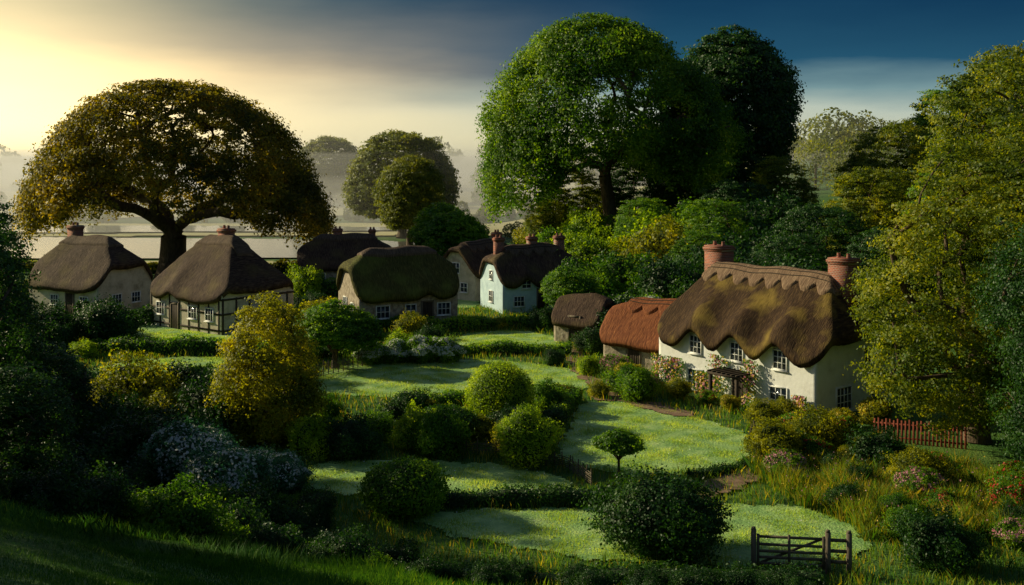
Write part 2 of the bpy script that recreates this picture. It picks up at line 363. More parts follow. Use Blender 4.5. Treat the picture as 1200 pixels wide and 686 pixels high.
def hedge(name, pts, w, h, leafm, n_m=500, ls=.12, seed=1, flower=None, rough=.12):
    r=np.random.default_rng(seed); mb=MB(); P=np.array(pts,float)
    seg=np.linalg.norm(np.diff(P,axis=0),axis=1); Lt=seg.sum(); cum=np.concatenate([[0],np.cumsum(seg)])
    def at(s): return np.stack([np.interp(s,cum,P[:,0]),np.interp(s,cum,P[:,1])],1)
    def tan(s):
        a=at(np.clip(s+.3,0,Lt))-at(np.clip(s-.3,0,Lt)); return a/np.maximum(np.linalg.norm(a,axis=1,keepdims=True),1e-6)
    ph=r.uniform(0,6,4)
    def prof(s,a,sc):
        mod=1+rough*(np.sin(s*1.3+ph[0])+np.sin(s*2.9+ph[1])*.6+np.sin(s*.5+ph[2]))
        ca=np.cos(a); sa=np.sin(a)
        ex=np.sign(ca)*np.abs(ca)**.55*w*.5*sc*mod; ez=np.abs(sa)**.55*h*sc*mod
        c=at(s); t=tan(s); nn=np.stack([t[:,1],-t[:,0]],1)
        xy=c+nn*ex[:,None]; z=terr(c[:,0],c[:,1])+ez-.05
        nr=np.column_stack([nn*ca[:,None],sa]); return np.column_stack([xy,z]),nr
    ns=max(4,int(Lt/.6)); na=9
    S,A=np.meshgrid(np.linspace(0,Lt,ns),np.linspace(0,np.pi,na),indexing='ij')
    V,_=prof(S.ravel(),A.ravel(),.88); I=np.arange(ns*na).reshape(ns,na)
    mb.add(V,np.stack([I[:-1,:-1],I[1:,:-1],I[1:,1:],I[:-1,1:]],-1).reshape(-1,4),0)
    n=int(Lt*n_m); s=r.uniform(-.15,Lt+.15,n); a=r.uniform(0,np.pi,n)
    V,nr=prof(s,a,1); V+=nr*(r.normal(size=n)*.06)[:,None]+r.normal(size=(n,3))*.04
    leaves(mb,V,nr,ls,1,jit=.6,r=r)
    for e,sg in ((0,-1),(Lt,1)):
        m=int(n_m*w*1.2); a=r.uniform(0,np.pi,m); q,_=prof(np.full(m,e,float),a,1); q0=np.array([*at(np.array([e]))[0],0]); 
        f=r.random(m)**.5; c=np.column_stack([np.full(m,q0[0]),np.full(m,q0[1]),np.full(m,T(q0[0],q0[1])+h*.4)])
        t=tan(np.array([float(e)]))[0]*sg; leaves(mb,c+(q-c)*f[:,None],np.array([[t[0],t[1],.2]]).repeat(m,0),ls,1,jit=.6,r=r)
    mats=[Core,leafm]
    if flower is not None:
        n=int(Lt*n_m*.22); s=r.uniform(0,Lt,n); a=r.uniform(.2,np.pi-.1,n); V,nr=prof(s,a,1.06)
        leaves(mb,V,nr,ls*.9,2,jit=.5,r=r,aspect=.9); mats.append(flower)
    return obj(name,mb.mesh(name,mats))

def blades(name, x,y, h, w, mats, seed=0, mix=.3, extra=None, patch=0.):
    r=np.random.default_rng(seed); n=len(x); mb=MB()
    z=terr(x,y); b=np.column_stack([x,y,z]); a=r.uniform(0,6.28,n)
    t=np.column_stack([np.cos(a),np.sin(a),np.zeros(n)]); hh=h*r.uniform(.5,1.3,n); ln=r.normal(size=(n,2))*.3
    if patch: hh=hh*(1+patch*(np.sin(x*2.1+np.sin(y*1.7))*np.sin(y*1.9+1+np.sin(x*1.3))))
    m1=b+np.column_stack([ln*hh[:,None]*.3,hh*.55]); tp=b+np.column_stack([ln*hh[:,None],hh])
    V=np.stack([b-t*w,b+t*w,m1+t*w*.7,tp,m1-t*w*.7],1)
    sel=r.random(n)<mix
    for k,mm in ((~sel,0),(sel,1)):
        v=V[k].reshape(-1,3); c=k.sum()
        if c: mb.add(v,np.arange(5*c).reshape(c,5),mm)
    ml=list(mats)
    for ex in (extra or []):
        k=r.random(n)<ex[1]; c=tp[k]
        leaves(mb,c,np.tile([0,-.5,1.],(len(c),1)),ex[2],len(ml),jit=.5,r=r,aspect=.9); ml.append(ex[0])
    return obj(name,mb.mesh(name,ml))

# ------------------------------------------------------------------ big trees
def place(name,me,x,y,rot=0,scale=1,dz=0): return obj(name,me,(x,y,T(x,y)+dz),rot,scale)

me=tree('spreading_oak',[(0,0,10.8,16.6,14,11.8),(-9,1,9.3,8.0,9,7),(10,0,9.1,7.4,9,6.5)],Lamber,3300,46,.36,1.35,11,(0,0,4.6),1.45,ntar=420,zcut=-.05,shell=.8,under=10.5,pw=.4,droop=3.4,amp=.04,upw=.1,urad=.68,flat=.4,fall=1.8,thin=.55)
place('spreading_oak_tree',me,-38.5,125,.0)
me=tree('tall_tree',[(-2,0,17,14.5,12,10.5),(-10,0,12,6.2,8,9.0),(6,0,14,9,9,9),(-3,0,23,9,9,5)],Lbeech,3600,50,.36,1.4,22,(-1.2,0,8.5),.85,ntar=320,zcut=-.6,shell=.72,pw=.45,amp=.08,under=13,urad=.5,droop=2.4,flat=.42,fall=2.2,thin=.5,upw=.35)
place('tall_beech_tree',me,12.6,135,.0)
me=tree('dark_tree',[(0,0,13,8,8,12.5),(2,0,16,6.5,7,9)],Ldark,1900,55,.42,1.4,23,(0,0,6),.8,ntar=60,zcut=-.95,shell=.8,amp=.08,flat=.45,fall=1)
place('dark_beech_tree',me,28.5,144,0,(1,1,1.0)); place('dark_beech_tree',me,23.5,140,2,(.75,.75,.62))
rt=tree('round_tree',[(0,0,9.5,8,8,8),(3,-1,8,6,6,6),(-3,0,8,6,6,6)],Lfar,1400,50,.45,1.3,31,(0,0,3),.7,ntar=60,zcut=-.8,shell=.8,amp=.05,flat=.5)
place('round_tree',rt,-18.5,184,0,1.02); place('round_tree',rt,-15.3,165,1.5,(.62,.62,.78))
place('round_tree',rt,-50,300,.7,(1.1,1.1,1.1))
# right-hand trees
n1=tree('nt',[(0,0,8,5.2,5,6.8),(2.5,0,10.5,4.8,4.5,5.5),(-1.8,-1,4.5,3.6,3.6,3.6),(3,-1,4.5,4,4,4)],Lash,1900,66,.16,.75,41,(0,0,3),.45,ntar=140,zcut=-.9,shell=.68,amp=.17,flat=.42,fall=.6)
place('ash_tree',n1,22.0,52,0,(1,1,.94))
n1d=n1.copy(); n1d.materials[1]=Ldark
place('ash_tree',n1d,23.0,41,2.2,(.72,.72,.72)); place('ash_tree',n1d,28.5,55,1.2,(.9,.9,.85))
n2=tree('nt2',[(0,0,11,8,7,8),(-4,-1,7,5,5,5),(5,0,13,6.5,6,7)],Lash,2000,56,.25,1.0,43,(0,0,4),.6,ntar=110,zcut=-.9,shell=.72,amp=.16,flat=.45,fall=.6)
place('maple_tree',n2,36.5,75,.4,(1,1,.97)); place('maple_tree',n2,50,95,2.4,1.05)
n3=tree('nt3',[(0,0,8,6,6,7),(3,0,6,4.5,5,5),(-3,0,6,4.5,5,5)],Lgreen,1100,55,.28,1.0,44,(0,0,3),.45,ntar=80,zcut=-.95,shell=.76,amp=.14,flat=.5)
n4=tree('nt4',[(0,0,8,6,6,7),(3,0,6,4.5,5,5),(-2,1,5,4.5,5,5)],Lash,1100,55,.28,1.0,45,(0,0,3),.45,ntar=80,zcut=-.95,shell=.76,amp=.14,flat=.5)
n5=tree('nt5',[(0,0,8,6,6,7),(3,0,6,4.5,5,5),(-2,1,5,4.5,5,5)],Ldark,1100,55,.28,1.0,46,(0,0,3),.45,ntar=80,zcut=-.95,shell=.76,amp=.14,flat=.5)
for (x,y,s,rr,q) in [(27,96,.62,0,2),(34,104,.72,1,1),(20,108,.58,2,0),(42,120,.85,3,1),(55,135,1.0,4,0),(14,118,.5,5,0),(36,88,.72,1.6,0),(29,84,.5,.5,2),(23,90,.5,3.3,2),(64,120,1.3,2.2,1),(17,100,.46,.7,0),(24,118,.6,.9,2),(31,128,.6,.2,1),(41,100,.8,1.2,1),(7.5,143,.7,0,1),(4.5,139,.45,2,1),(17,146,.8,1,2)]:
    place('woodland_tree',[n3,n4,n5][q],x,y,rr,s)
# left edge dark trees
dk=tree('dk',[(0,0,5.5,2.6,2.6,6.2),(.4,0,3,3.2,3,3.4)],Ldark,1200,60,.14,.6,51,(0,0,2),.28,ntar=60,zcut=-.95,shell=.7,amp=.14,flat=.5,fall=.5)
place('offscreen_shade_yew',dk,-21.2,43,0,(1.0,1,1.0)); place('offscreen_shade_yew',dk,-17.5,38,1.4,(.85,.85,.55)); place('offscreen_shade_yew',dk,-25,50,2,(1.1,1.1,1.1))
place('offscreen_shade_yew',dk,-20.2,47,.6,(.9,.9,.5))
for x,y,s in [(-17,22,.8),(-18,17,.8),(-16,12.5,.7),(-21,27,.8),(-15.6,25,.75),(-24,33,.85),(-19.5,31,.7)]: place('offscreen_shade_yew',dk,x,y,x,s)  # unseen yews left of frame, added to shade the foreground slope
# mid tree (golden, feathery)
mt=tree('mt',[(0,0,3.5,2.3,2.2,2.9),(.7,-.3,2.2,1.9,1.8,2.0),(-.8,0,2.6,1.7,1.5,1.9)],Lgold,1000,60,.13,.5,61,(0,0,1),.2,ntar=70,zcut=-.95,shell=.62,amp=.2,flat=.45,fall=.5)
place('garden_tree',mt,-11.6,52,0,1.0)
mt2=tree('mt2',[(0,0,2.6,2.2,2,1.5),(1.2,0,2.1,1.4,1.4,1.2),(-1.1,0,2.3,1.3,1.3,1.1)],Lgreen,620,60,.15,.42,62,(0,0,1.1),.16,ntar=60,zcut=-.6,shell=.65,amp=.15)
place('apple_tree',mt2,-11.3,70,0,(1.1,1.1,.95)); place('apple_tree',mt2,-6.7,118,1,1.9); place('apple_tree',mt2,4.6,88,2,1.05)
st=tree('st',[(0,0,1.45,.98,.95,.52)],Lgreen,180,60,.10,.22,63,(0,0,.8),.06,ntar=30,zcut=-.5,shell=.6,amp=.1)
place('small_standard_tree',st,4.5,46.3)

# ------------------------------------------------------------------ shrubs
topi=shrubmesh('topi',Lbright,71,n=17000,ls=.10,rx=1.75,ry=1.7,rz=1.65,amp=.03,cz=.9,fuzz=.12)
place('round_topiary_bush',topi,-.65,55.5)
litb=shrubmesh('litb',Lbright,72,n=9000,ls=.10,rx=1.2,ry=1.1,rz=1.15,amp=.16,cz=1.1,fuzz=.25,trunk=True,clump=.07)
place('bright_bush',litb,.65,48)
drk=shrubmesh('drk',Lgreen,73,n=12000,ls=.11,rx=1.7,ry=1.5,rz=1.15,amp=.05,cz=.8,fuzz=.14,clump=.03)
place('dark_round_bush',drk,-4.1,41.6,0,1.0)
drk2=shrubmesh('drk2',Ldark,83,n=12000,ls=.11,rx=1.7,ry=1.5,rz=1.1,amp=.07,cz=.8,fuzz=.14,clump=.03)
place('dark_round_bush',drk2,-3.2,52.2,1,(1.05,1,.85))
big=shrubmesh('big',Ldark,74,n=20000,ls=.13,rx=2.15,ry=1.9,rz=1.5,amp=.14,cz=.85,fuzz=.35,clump=.09,k=(3,9))
place('large_dark_bush',big,5.1,37.4,0,(.95,.95,.88))
blu=shrubmesh('blu',Lblue,75,n=15000,ls=.12,rx=1.7,ry=1.6,rz=1.35,amp=.16,cz=.8,fuzz=.3,flower=Fwhite,nf=1900,clump=.09,k=(3,9))
for x,y,s in [(-12.6,43.2,1.15),(-10.6,41.2,1.0),(-13.6,45.5,1.0),(-9.4,43.2,.7)]:
    place('white_flowering_bush',blu,x,y,x,s)
gsh=shrubmesh('gsh',Lgold,76,n=9000,ls=.13,rx=1.5,ry=1.4,rz=1.3,amp=.2,cz=.8,fuzz=.4,clump=.11,k=(3,9))
grn=shrubmesh('grn',Lgreen,77,n=9000,ls=.13,rx=1.4,ry=1.3,rz=1.2,amp=.2,cz=.8,fuzz=.4,clump=.11,k=(3,9))
brt=shrubmesh('brt',Lbright,78,n=9000,ls=.13,rx=1.4,ry=1.3,rz=1.2,amp=.2,cz=.8,fuzz=.35,clump=.11,k=(3,9))
dsh=shrubmesh('dsh',Ldark,79,n=9000,ls=.13,rx=1.4,ry=1.3,rz=1.2,amp=.2,cz=.8,fuzz=.4,clump=.11,k=(3,9))
wfl=shrubmesh('wfl',Lgreen,80,n=7000,ls=.13,rx=1.3,ry=1.2,rz=.9,amp=.15,cz=.8,fuzz=.3,flower=Fwhite,nf=4000,clump=.08,k=(3,9))
rfl=shrubmesh('rfl',Lgreen,81,n=6000,ls=.12,rx=1.1,ry=1.1,rz=.9,amp=.15,cz=.8,fuzz=.3,flower=Fred,nf=1000,clump=.08,k=(3,9))
pfl=shrubmesh('pfl',Lgreen,84,n=6000,ls=.12,rx=1.1,ry=1.1,rz=.9,amp=.15,cz=.8,fuzz=.3,flower=Fpink,nf=1300,clump=.08,k=(3,9))
yfl=shrubmesh('yfl',Lgold,82,n=6000,ls=.12,rx=1.1,ry=1.1,rz=1.0,amp=.15,cz=.8,fuzz=.3,flower=Fyel,nf=1000,clump=.08,k=(3,9))
place('golden_bush',gsh,-18.7,54,0,(1.25,1.2,1.4)); place('golden_bush',gsh,-16.4,52,2,.9)
for x,y,s in [(-7.6,72.0,.85),(-6.0,72.2,.95),(-4.4,72.6,.85),(-9.2,71.6,.8),(-5.2,73.4,.8)]: place('white_flower_bed',wfl,x,y,x*3,s)
for x,y,s,me_,nm in [(10.3,82,1.7,wfl,'white_flowering_bush'),(8.6,84,1.5,wfl,'white_flowering_bush'),(12.6,86,2.2,dsh,'laurel_bush'),(7.2,80,1.5,dsh,'laurel_bush'),(9.5,79,1.3,dsh,'laurel_bush'),
    (6.6,93,1.9,grn,'garden_bush'),(10.5,97,2.5,grn,'garden_bush'),(14,104,2.6,gsh,'golden_bush'),(7.5,108,2.3,brt,'bright_shrub'),(17,95,2.6,dsh,'laurel_bush'),(20,88,2.4,dsh,'laurel_bush'),
    (22,100,3,dsh,'laurel_bush'),(16,112,3,brt,'bright_shrub'),(20,118,3,grn,'garden_bush'),(25,112,3.2,dsh,'laurel_bush'),(5,122,2.0,grn,'garden_bush'),(8.5,125,2.2,brt,'bright_shrub'),(1,118,1.6,grn,'garden_bush'),
    (14.4,80,1.9,dsh,'laurel_bush'),(18,80,2.2,dsh,'laurel_bush'),(22.5,80,2.6,dsh,'laurel_bush'),(5.6,76,.8,dsh,'laurel_bush'),
    (-29,79,1.3,dsh,'laurel_bush'),(-31,82,1.2,dsh,'laurel_bush'),(-33,78,1.4,dsh,'laurel_bush'),
    (-16,86,.8,brt,'bright_shrub'),(-14.4,82,1.0,gsh,'golden_bush'),(-7.6,82,.7,gsh,'golden_bush'),
    (-14.5,66,1.1,grn,'garden_bush'),(-13.8,60,1.0,dsh,'laurel_bush'),(-2.6,53.4,.6,brt,'bright_shrub'),(-5.2,55.6,.8,dsh,'laurel_bush'),(-6.6,52.5,.7,grn,'garden_bush'),(-7.4,49.6,.8,dsh,'laurel_bush'),
    (1.7,57.6,.7,grn,'garden_bush'),(3.0,60.4,.6,rfl,'red_flowering_bush')]:
    place(nm,me_,x,y,x*1.7,(s,s,s*rng.uniform(.85,1.1)))
# cottage garden front planting
for i,(x,y,s) in enumerate([(7.0,65.4,.7),(8.0,63.6,.5),(9.4,61.8,.42),(10.6,60.2,.42),(11.7,58.8,.45),(12.8,57.4,.45),(13.9,56.0,.5),(15.0,55.2,.5),(16.6,55.0,.5),(6.4,67.6,.8),(12.6,55.0,.55),(13.8,53.2,.7),(12.8,51.2,.6),(11.4,46.0,.7),(13.8,50.0,.8),(15.4,51.4,.8),(18.4,55.6,.7)]):
    m_,nm=[(yfl,'yellow_rose_bush'),(pfl,'pink_flowering_bush'),(gsh,'golden_bush'),(rfl,'red_flowering_bush')][i%4]
    place(nm,m_,x,y,i*1.3,s)
# right foreground planting
for i in range(34):
    x=rng.uniform(10,21); y=rng.uniform(36,50)
    if y<40 and x<13.5: continue
    if onlawn(x,y)[0] or onlawn(x,y+2)[0]: continue
    m_,nm=[(dsh,'laurel_bush'),(grn,'garden_bush'),(rfl,'red_flowering_bush'),(gsh,'golden_bush'),(pfl,'pink_flowering_bush')][i%5]
    place(nm,m_,x,y,i,rng.uniform(.4,.8))
# left slope dark shrubs
for i in range(70):
    x=rng.uniform(-24,-3); y=rng.uniform(28,40)
    if x>-7 and y>36: continue
    m_,nm=[(dsh,'laurel_bush'),(dsh,'laurel_bush'),(grn,'garden_bush')][i%3]
    place(nm,m_,x,y,i,rng.uniform(.45,.9)*(1 if x<-8 else .7))
for i in range(26):
    x=rng.uniform(-25,-13.5); y=rng.uniform(40,60)
    if onlawn(x,y)[0]: continue
    place('laurel_bush',dsh,x,y,i,rng.uniform(.7,1.3))
for i in range(26):
    x=rng.uniform(-3,9); y=rng.uniform(31.0,34.0)
    place('laurel_bush',dsh,x,y,i,rng.uniform(.25,.42))
# general undergrowth through the village
HOUSES=[(14.7,63.1,7.5),(9,71,4),(5.5,81,3.5),(1.5,99,6),(-3,106,5),(-9.5,90,6.5),(-23.5,88,7),(-37,97,7),(-17.4,116,7)]
for i in range(330):
    y=rng.uniform(44,128); x=rng.uniform(-.46,.2)*y
    s=rng.uniform(.35,.85)*(1+.5*(y>100))
    q=np.array([0,.25,.5,.8,1.0])*s*2.3*y/13.5
    if onlawn(x+x/y*q,y+q)[:].any(): continue
    if any((x-a)**2+(y-b)**2<c*c or (abs(x-a)<c*.8 and 0<b-y<c+4) for a,b,c in HOUSES): continue
    m_,nm=[(dsh,'laurel_bush'),(grn,'garden_bush'),(gsh,'golden_bush'),(dsh,'laurel_bush'),(brt,'bright_shrub'),(grn,'garden_bush')][i%6]
    place(nm,m_,x,y,i,(s,s,s*rng.uniform(.7,1.2)))

# hedges
hedge('hedge',[(-14,74.4),(-8,74.6),(-4.2,75.3),(0,75.6),(4,75.2)],1.0,.7,Lgreen,300,.17,1)
hedge('hedge',[(-13,86),(-5,85.6),(0,86.8),(4,87.2)],1.1,1.0,Lgreen,280,.2,2)
hedge('hedge',[(-4.6,42.2),(-1,42.9),(3,43.0),(5,43.6)],.8,.6,Ldark,520,.11,3)
hedge('hedge',[(-5,60),(-1.5,60.3),(2,60.2)],.9,.6,Lgreen,420,.14,4)
hedge('hedge',[(1.6,50.0),(1.6,53),(2.4,56.5),(3.4,60.6)],.9,.8,Lgreen,450,.12,5)
hedge('hedge',[(-36,92),(-31,88),(-29,89)],1.2,1.4,Ldark,260,.2,6)
hedge('hedge',[(-30,76.5),(-24,75.5),(-17,76)],1.3,1.0,Lgreen,260,.2,7)
hedge('hedge',[(-60,131),(-40,128),(-20,130),(-4,126)],1.5,1.3,Lgold,160,.3,8)
hedge('hedge',[(-24,106),(-14,108),(-6,112)],1.3,1.4,Lgreen,200,.25,9)
hedge('hedge',[(-12,31.2),(-6,33),(0,34.0),(6,34.0),(9.5,34.0)],1.0,.6,Ldark,520,.1,10)
hedge('hedge',[(7.5,45.9),(9,46.8),(11,48.6)],.5,.4,Ldark,520,.1,11)
hedge('hedge',[(-17,91),(-16,98),(-13,102)],1.2,1.2,Lgold,200,.22,12)

# far tree lines and fields
def treeline(name,pts,h,wid,n,ls,seed,mat=Lfar,gap=.0):
    r=np.random.default_rng(seed); P=np.array(pts,float); mb=MB()
    seg=np.linalg.norm(np.diff(P,axis=0),axis=1); cum=np.concatenate([[0],np.cumsum(seg)]); Lt=cum[-1]
    nt=max(3,int(Lt/(h*.6)))
    for s in np.sort(r.uniform(0,Lt,nt)):
        if r.random()<gap: continue
        x=np.interp(s,cum,P[:,0])+r.normal()*wid; y=np.interp(s,cum,P[:,1])+r.normal()*wid; hh=h*r.uniform(.35,1.0)
        c=np.array([x,y,T(x,y)+hh*.5]); sc=np.array([hh*r.uniform(.45,.7),hh*.5,hh*.5])
        d=rdir(n,r); rr=lobes(d,int(s*10)+seed,.13,(3,8))*(1-.2*r.random(n))
        leaves(mb,c+d*sc*rr[:,None],d,ls*hh/h,0,jit=.5,r=r)
        frusta(mb,np.array([[x,y,T(x,y)-.3]]),c[None],np.array([hh*.03]),np.array([hh*.02]),1,6)
    return obj(name,mb.mesh(name,[mat,bark]))
treeline('distant_tree_line',[(-140,224),(-60,228),(-20,234),(10,228),(34,222)],4.5,2,700,.7,1,gap=.4)
treeline('distant_tree_line',[(-10,182),(0,182),(14,178)],3.5,1.5,700,.45,11)
treeline('distant_tree_line',[(-1,150),(6,156),(14,160)],3.5,1.5,700,.4,12,Lgold)
treeline('distant_tree_line',[(-200,310),(-80,306),(0,312),(80,306)],8,4,700,1.1,2,gap=.4)
treeline('distant_tree_line',[(-300,430),(-100,432),(60,430),(160,430)],12,6,500,1.7,3,gap=.3)
treeline('distant_tree_line',[(-500,700),(-100,680),(250,700)],17,14,400,2.8,4,gap=.2)
treeline('distant_tree_line',[(-900,1200),(0,1150),(700,1200)],30,25,300,5,5)
treeline('hillside_woodland',[(34,190),(55,200),(90,190),(140,180)],13,6,1000,.8,6)
treeline('hillside_woodland',[(46,230),(70,245),(120,235),(180,240)],17,7,1100,1.2,7)
treeline('hillside_woodland',[(60,170),(75,160),(95,150),(120,150)],14,5,1200,.8,8,Lgreen)
treeline('hillside_woodland',[(44,290),(90,300),(170,290)],22,8,1300,1.6,9)
treeline('hillside_woodland',[(-95,135),(-120,140)],9,4,800,.7,10,Lgold)

# ------------------------------------------------------------------ grass
def cloud(n,x0,x1,y0,y1,seed,lawn_ok=False):
    r=np.random.default_rng(seed); x=r.uniform(x0,x1,n); y=r.uniform(y0,y1,n)
    if not lawn_ok:
        k=~onlawn(x,y); x=x[k]; y=y[k]
    return x,y
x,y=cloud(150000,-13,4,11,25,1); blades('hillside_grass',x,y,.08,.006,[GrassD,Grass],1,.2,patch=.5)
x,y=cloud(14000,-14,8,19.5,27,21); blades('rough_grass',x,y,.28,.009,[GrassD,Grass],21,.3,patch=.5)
x,y=cloud(60000,-22,20,30,50,2); blades('rough_grass',x,y,.3,.014,[Grass,GrassG],2,.25,patch=.5)
x,y=cloud(70000,-35,16,50,100,3); blades('rough_grass',x,y,.34,.025,[Grass,GrassG],3,.3,patch=.5)
x,y=cloud(34000,9,20,38.5,47,4); k=(x>11.5-(y-40)*.2); blades('wildflower_meadow',x[k],y[k],.75,.014,[Grass,GrassG],4,.5,[(Fyel,.03,.06),(Fpink,.015,.07)],patch=.35)
r_=np.random.default_rng(5); x=r_.uniform(-30,13,800000); y=r_.uniform(36,86,800000); k=onlawn(x,y); blades('lawn_grass_blades',x[k],y[k],.10,.013,[GrassL,GrassG],5,.05,[(Fwhite,.006,.06)],patch=.6)

# ------------------------------------------------------------------ cottages
def smin(a,b,k): 
    h=np.clip(.5+.5*(b-a)/k,0,1); return b*(1-h)+a*h-k*h*(1-h)
def cottage(name,x,y,rot,L,W,wh,rh,wall,th,ridgem=None,hip=.6,oh=.55,dorm=(),wins=(),doors=(),chim=(),beams=False,gz=0,scal=True,hlf=.75):
    root=bpy.data.objects.new(name,None); COL.objects.link(root); root.location=(x,y,T(x,y)+gz); root.rotation_euler=(0,0,rot)
    hl=W*.5*hlf
    def rz(u,v):
        u=np.asarray(u,float); v=np.asarray(v,float)
        sl=(rh-wh)/(W/2); zb=rh-sl*(np.sqrt(v*v+.09)-.3)
        sl2=(rh-wh)*hip/hl if hip>0 else 0
        ze=rh-sl2*np.maximum(np.sqrt((np.maximum(np.abs(u)-(L/2-hl),0))**2+.04)-.2,0)
        z=smin(zb,ze,.3) if hip>0 else zb
        for (u0,s,A,w) in dorm:
            z=z+A*np.exp(-(np.abs(u-u0)/w)**2.0)*sstep(.30,1.05,np.abs(v)/(W/2))*(np.sign(v)==s)
        z=z+.05*np.sin(u*1.1+v)+.03*np.sin(u*2.3-v*1.7)
        return z
    nu=int((L+2*oh)/.14); nv=int((W+2*oh)/.14)
    A,B=np.meshgrid(np.linspace(-1,1,nu),np.linspace(-1,1,nv),indexing='ij')
    cp=1-.09*(A*A*B*B)**3
    U=A*(L/2+oh)*cp; V=B*(W/2+oh)*cp; Zt=rz(U,V)
    e=np.maximum(np.abs(A)**1,np.abs(B)); Zt=Zt-.12*sstep(.95,1,e)
    nr=np.random.default_rng(3); Zt=Zt+nr.normal(size=Zt.shape)*.010
    mb=MB(); I=np.arange(nu*nv).reshape(nu,nv)
    mb.add(np.stack([U,V,Zt],-1),np.stack([I[:-1,:-1],I[1:,:-1],I[1:,1:],I[:-1,1:]],-1).reshape(-1,4))
    n0=mb.n
    mb.add(np.stack([U*.985,V*.985,Zt-.36],-1),np.stack([I[:-1,:-1],I[:-1,1:],I[1:,1:],I[1:,:-1]],-1).reshape(-1,4))
    ring=np.concatenate([I[:,0],I[-1,1:],I[-2::-1,-1],I[0,-2:0:-1]]); j=np.roll(ring,-1)
    mb.f.append((np.stack([ring,ring+n0,j+n0,j],1),0))
    obj('thatched_roof',mb.mesh('roof',[th],True),parent=root)
    if ridgem:
        mb=MB(); Lr=L/2-hl*(.55 if hip>0 else -.15)+.1; nu2=int(Lr*2/.07); tt=np.linspace(-1,1,25)
        us=np.linspace(-Lr,Lr,nu2); hw=(.72+.42*np.abs(np.sin(us*math.pi/1.2))) if scal else np.full(nu2,.8)
        UU=np.repeat(us[:,None],25,1); VV=hw[:,None]*tt[None]; ZZ=rz(UU,VV)+.17
        I=np.arange(nu2*25).reshape(nu2,25); 
        mb.add(np.stack([UU,VV,ZZ],-1),np.stack([I[:-1,:-1],I[1:,:-1],I[1:,1:],I[:-1,1:]],-1).reshape(-1,4))
        n0=mb.n; ring=np.concatenate([I[:,0],I[-1,1:],I[-2::-1,-1],I[0,-2:0:-1]]); P=np.stack([UU,VV,ZZ-.2],-1).reshape(-1,3)[ring]
        mb.add(P,np.zeros((0,4),int)); m=len(ring); a=np.arange(m); b=(a+1)%m
        mb.f.append((np.stack([ring,n0+a,n0+b,ring[b]],1),0))
        obj('ridge_cap',mb.mesh('ridge',[ridgem],False),parent=root)
        if scal:
            mb=MB()
            for sg in (-1,1):
                for vv in (.35,.6):
                    u=np.linspace(-Lr+.1,Lr-.1,int(Lr*6)); p=np.column_stack([u,np.full(len(u),sg*vv),rz(u,np.full(len(u),sg*vv))+.19])
                    frusta(mb,p[:-1],p[1:],np.full(len(u)-1,.03),np.full(len(u)-1,.03),0,5)
            obj('ridge_spars',mb.mesh('spars',[wood_d]),parent=root)
    per=[]; du=.2
    for a in np.arange(-L/2,L/2,du): per.append((a,-W/2))
    for a in np.arange(-W/2,W/2,du): per.append((L/2,a))
    for a in np.arange(L/2,-L/2,-du): per.append((a,W/2))
    for a in np.arange(W/2,-W/2,-du): per.append((-L/2,a))
    per=np.array(per); m=len(per); zt=rz(per[:,0],per[:,1])-.2
    mb=MB(); nl=5
    VV=np.concatenate([np.column_stack([per,-.8+(zt+.8)*q/(nl-1)]) for q in range(nl)]); a=np.arange(m); b=(a+1)%m
    mb.add(VV,np.concatenate([np.stack([q*m+a,q*m+b,(q+1)*m+b,(q+1)*m+a],1) for q in range(nl-1)]))
    obj('walls',mb.mesh('walls',[wall]),parent=root)
    FR={'F':(np.array([1,0,0.]),np.array([0,-1,0.]),W/2),'B':(np.array([-1,0,0.]),np.array([0,1,0.]),W/2),
        'R':(np.array([0,1,0.]),np.array([1,0,0.]),L/2),'L':(np.array([0,-1,0.]),np.array([-1,0,0.]),L/2)}
    def fb(mb,side,a0,a1,z0,z1,d0,d1,mat=0):
        t,n,off=FR[side]; M=np.column_stack([t,n,[0,0,1.]])
        box(mb,(a0,d0,z0),(a1,d1,z1),mat,M,n*off)
    for (side,a,z,w,h) in wins:
        mb=MB(); t=.07
        fb(mb,side,a-w/2,a+w/2,z-h/2,z+h/2,-.05,.02,1)
        fb(mb,side,a-w/2-t,a-w/2,z-h/2-t,z+h/2+t,-.05,.07,0); fb(mb,side,a+w/2,a+w/2+t,z-h/2-t,z+h/2+t,-.05,.07,0)
        fb(mb,side,a-w/2,a+w/2,z+h/2,z+h/2+t,-.05,.07,0); fb(mb,side,a-w/2-.12,a+w/2+.12,z-h/2-t-.05,z-h/2-t-.002,-.05,.14,0)
        fb(mb,side,a-w/2,a+w/2,z-h/2-t,z-h/2,-.05,.07,0)
        nb=max(2,round(w/.33)); 
        for q in range(1,nb): fb(mb,side,a-w/2+w*q/nb-.02,a-w/2+w*q/nb+.02,z-h/2,z+h/2,-.02,.05,0)
        nb=max(2,round(h/.36))
        for q in range(1,nb): fb(mb,side,a-w/2,a+w/2,z-h/2+h*q/nb-.018,z-h/2+h*q/nb+.018,-.02,.046,0)
        obj('window',mb.mesh('window',[frame_w,glass]),parent=root)
    for (side,a) in doors:
        mb=MB(); fb(mb,side,a-.42,a+.42,-.1,1.95,-.05,.04,0)
        for q in range(5): fb(mb,side,a-.42+q*.168+.01,a-.42+(q+1)*.168-.01,0,1.9,.0,.06,0)
        fb(mb,side,a-.54,a-.42,-.1,2.07,-.05,.09,1); fb(mb,side,a+.42,a+.54,-.1,2.07,-.05,.09,1); fb(mb,side,a-.42,a+.42,1.95,2.07,-.05,.09,1)
        obj('door',mb.mesh('door',[wood_d,wood_g]),parent=root)
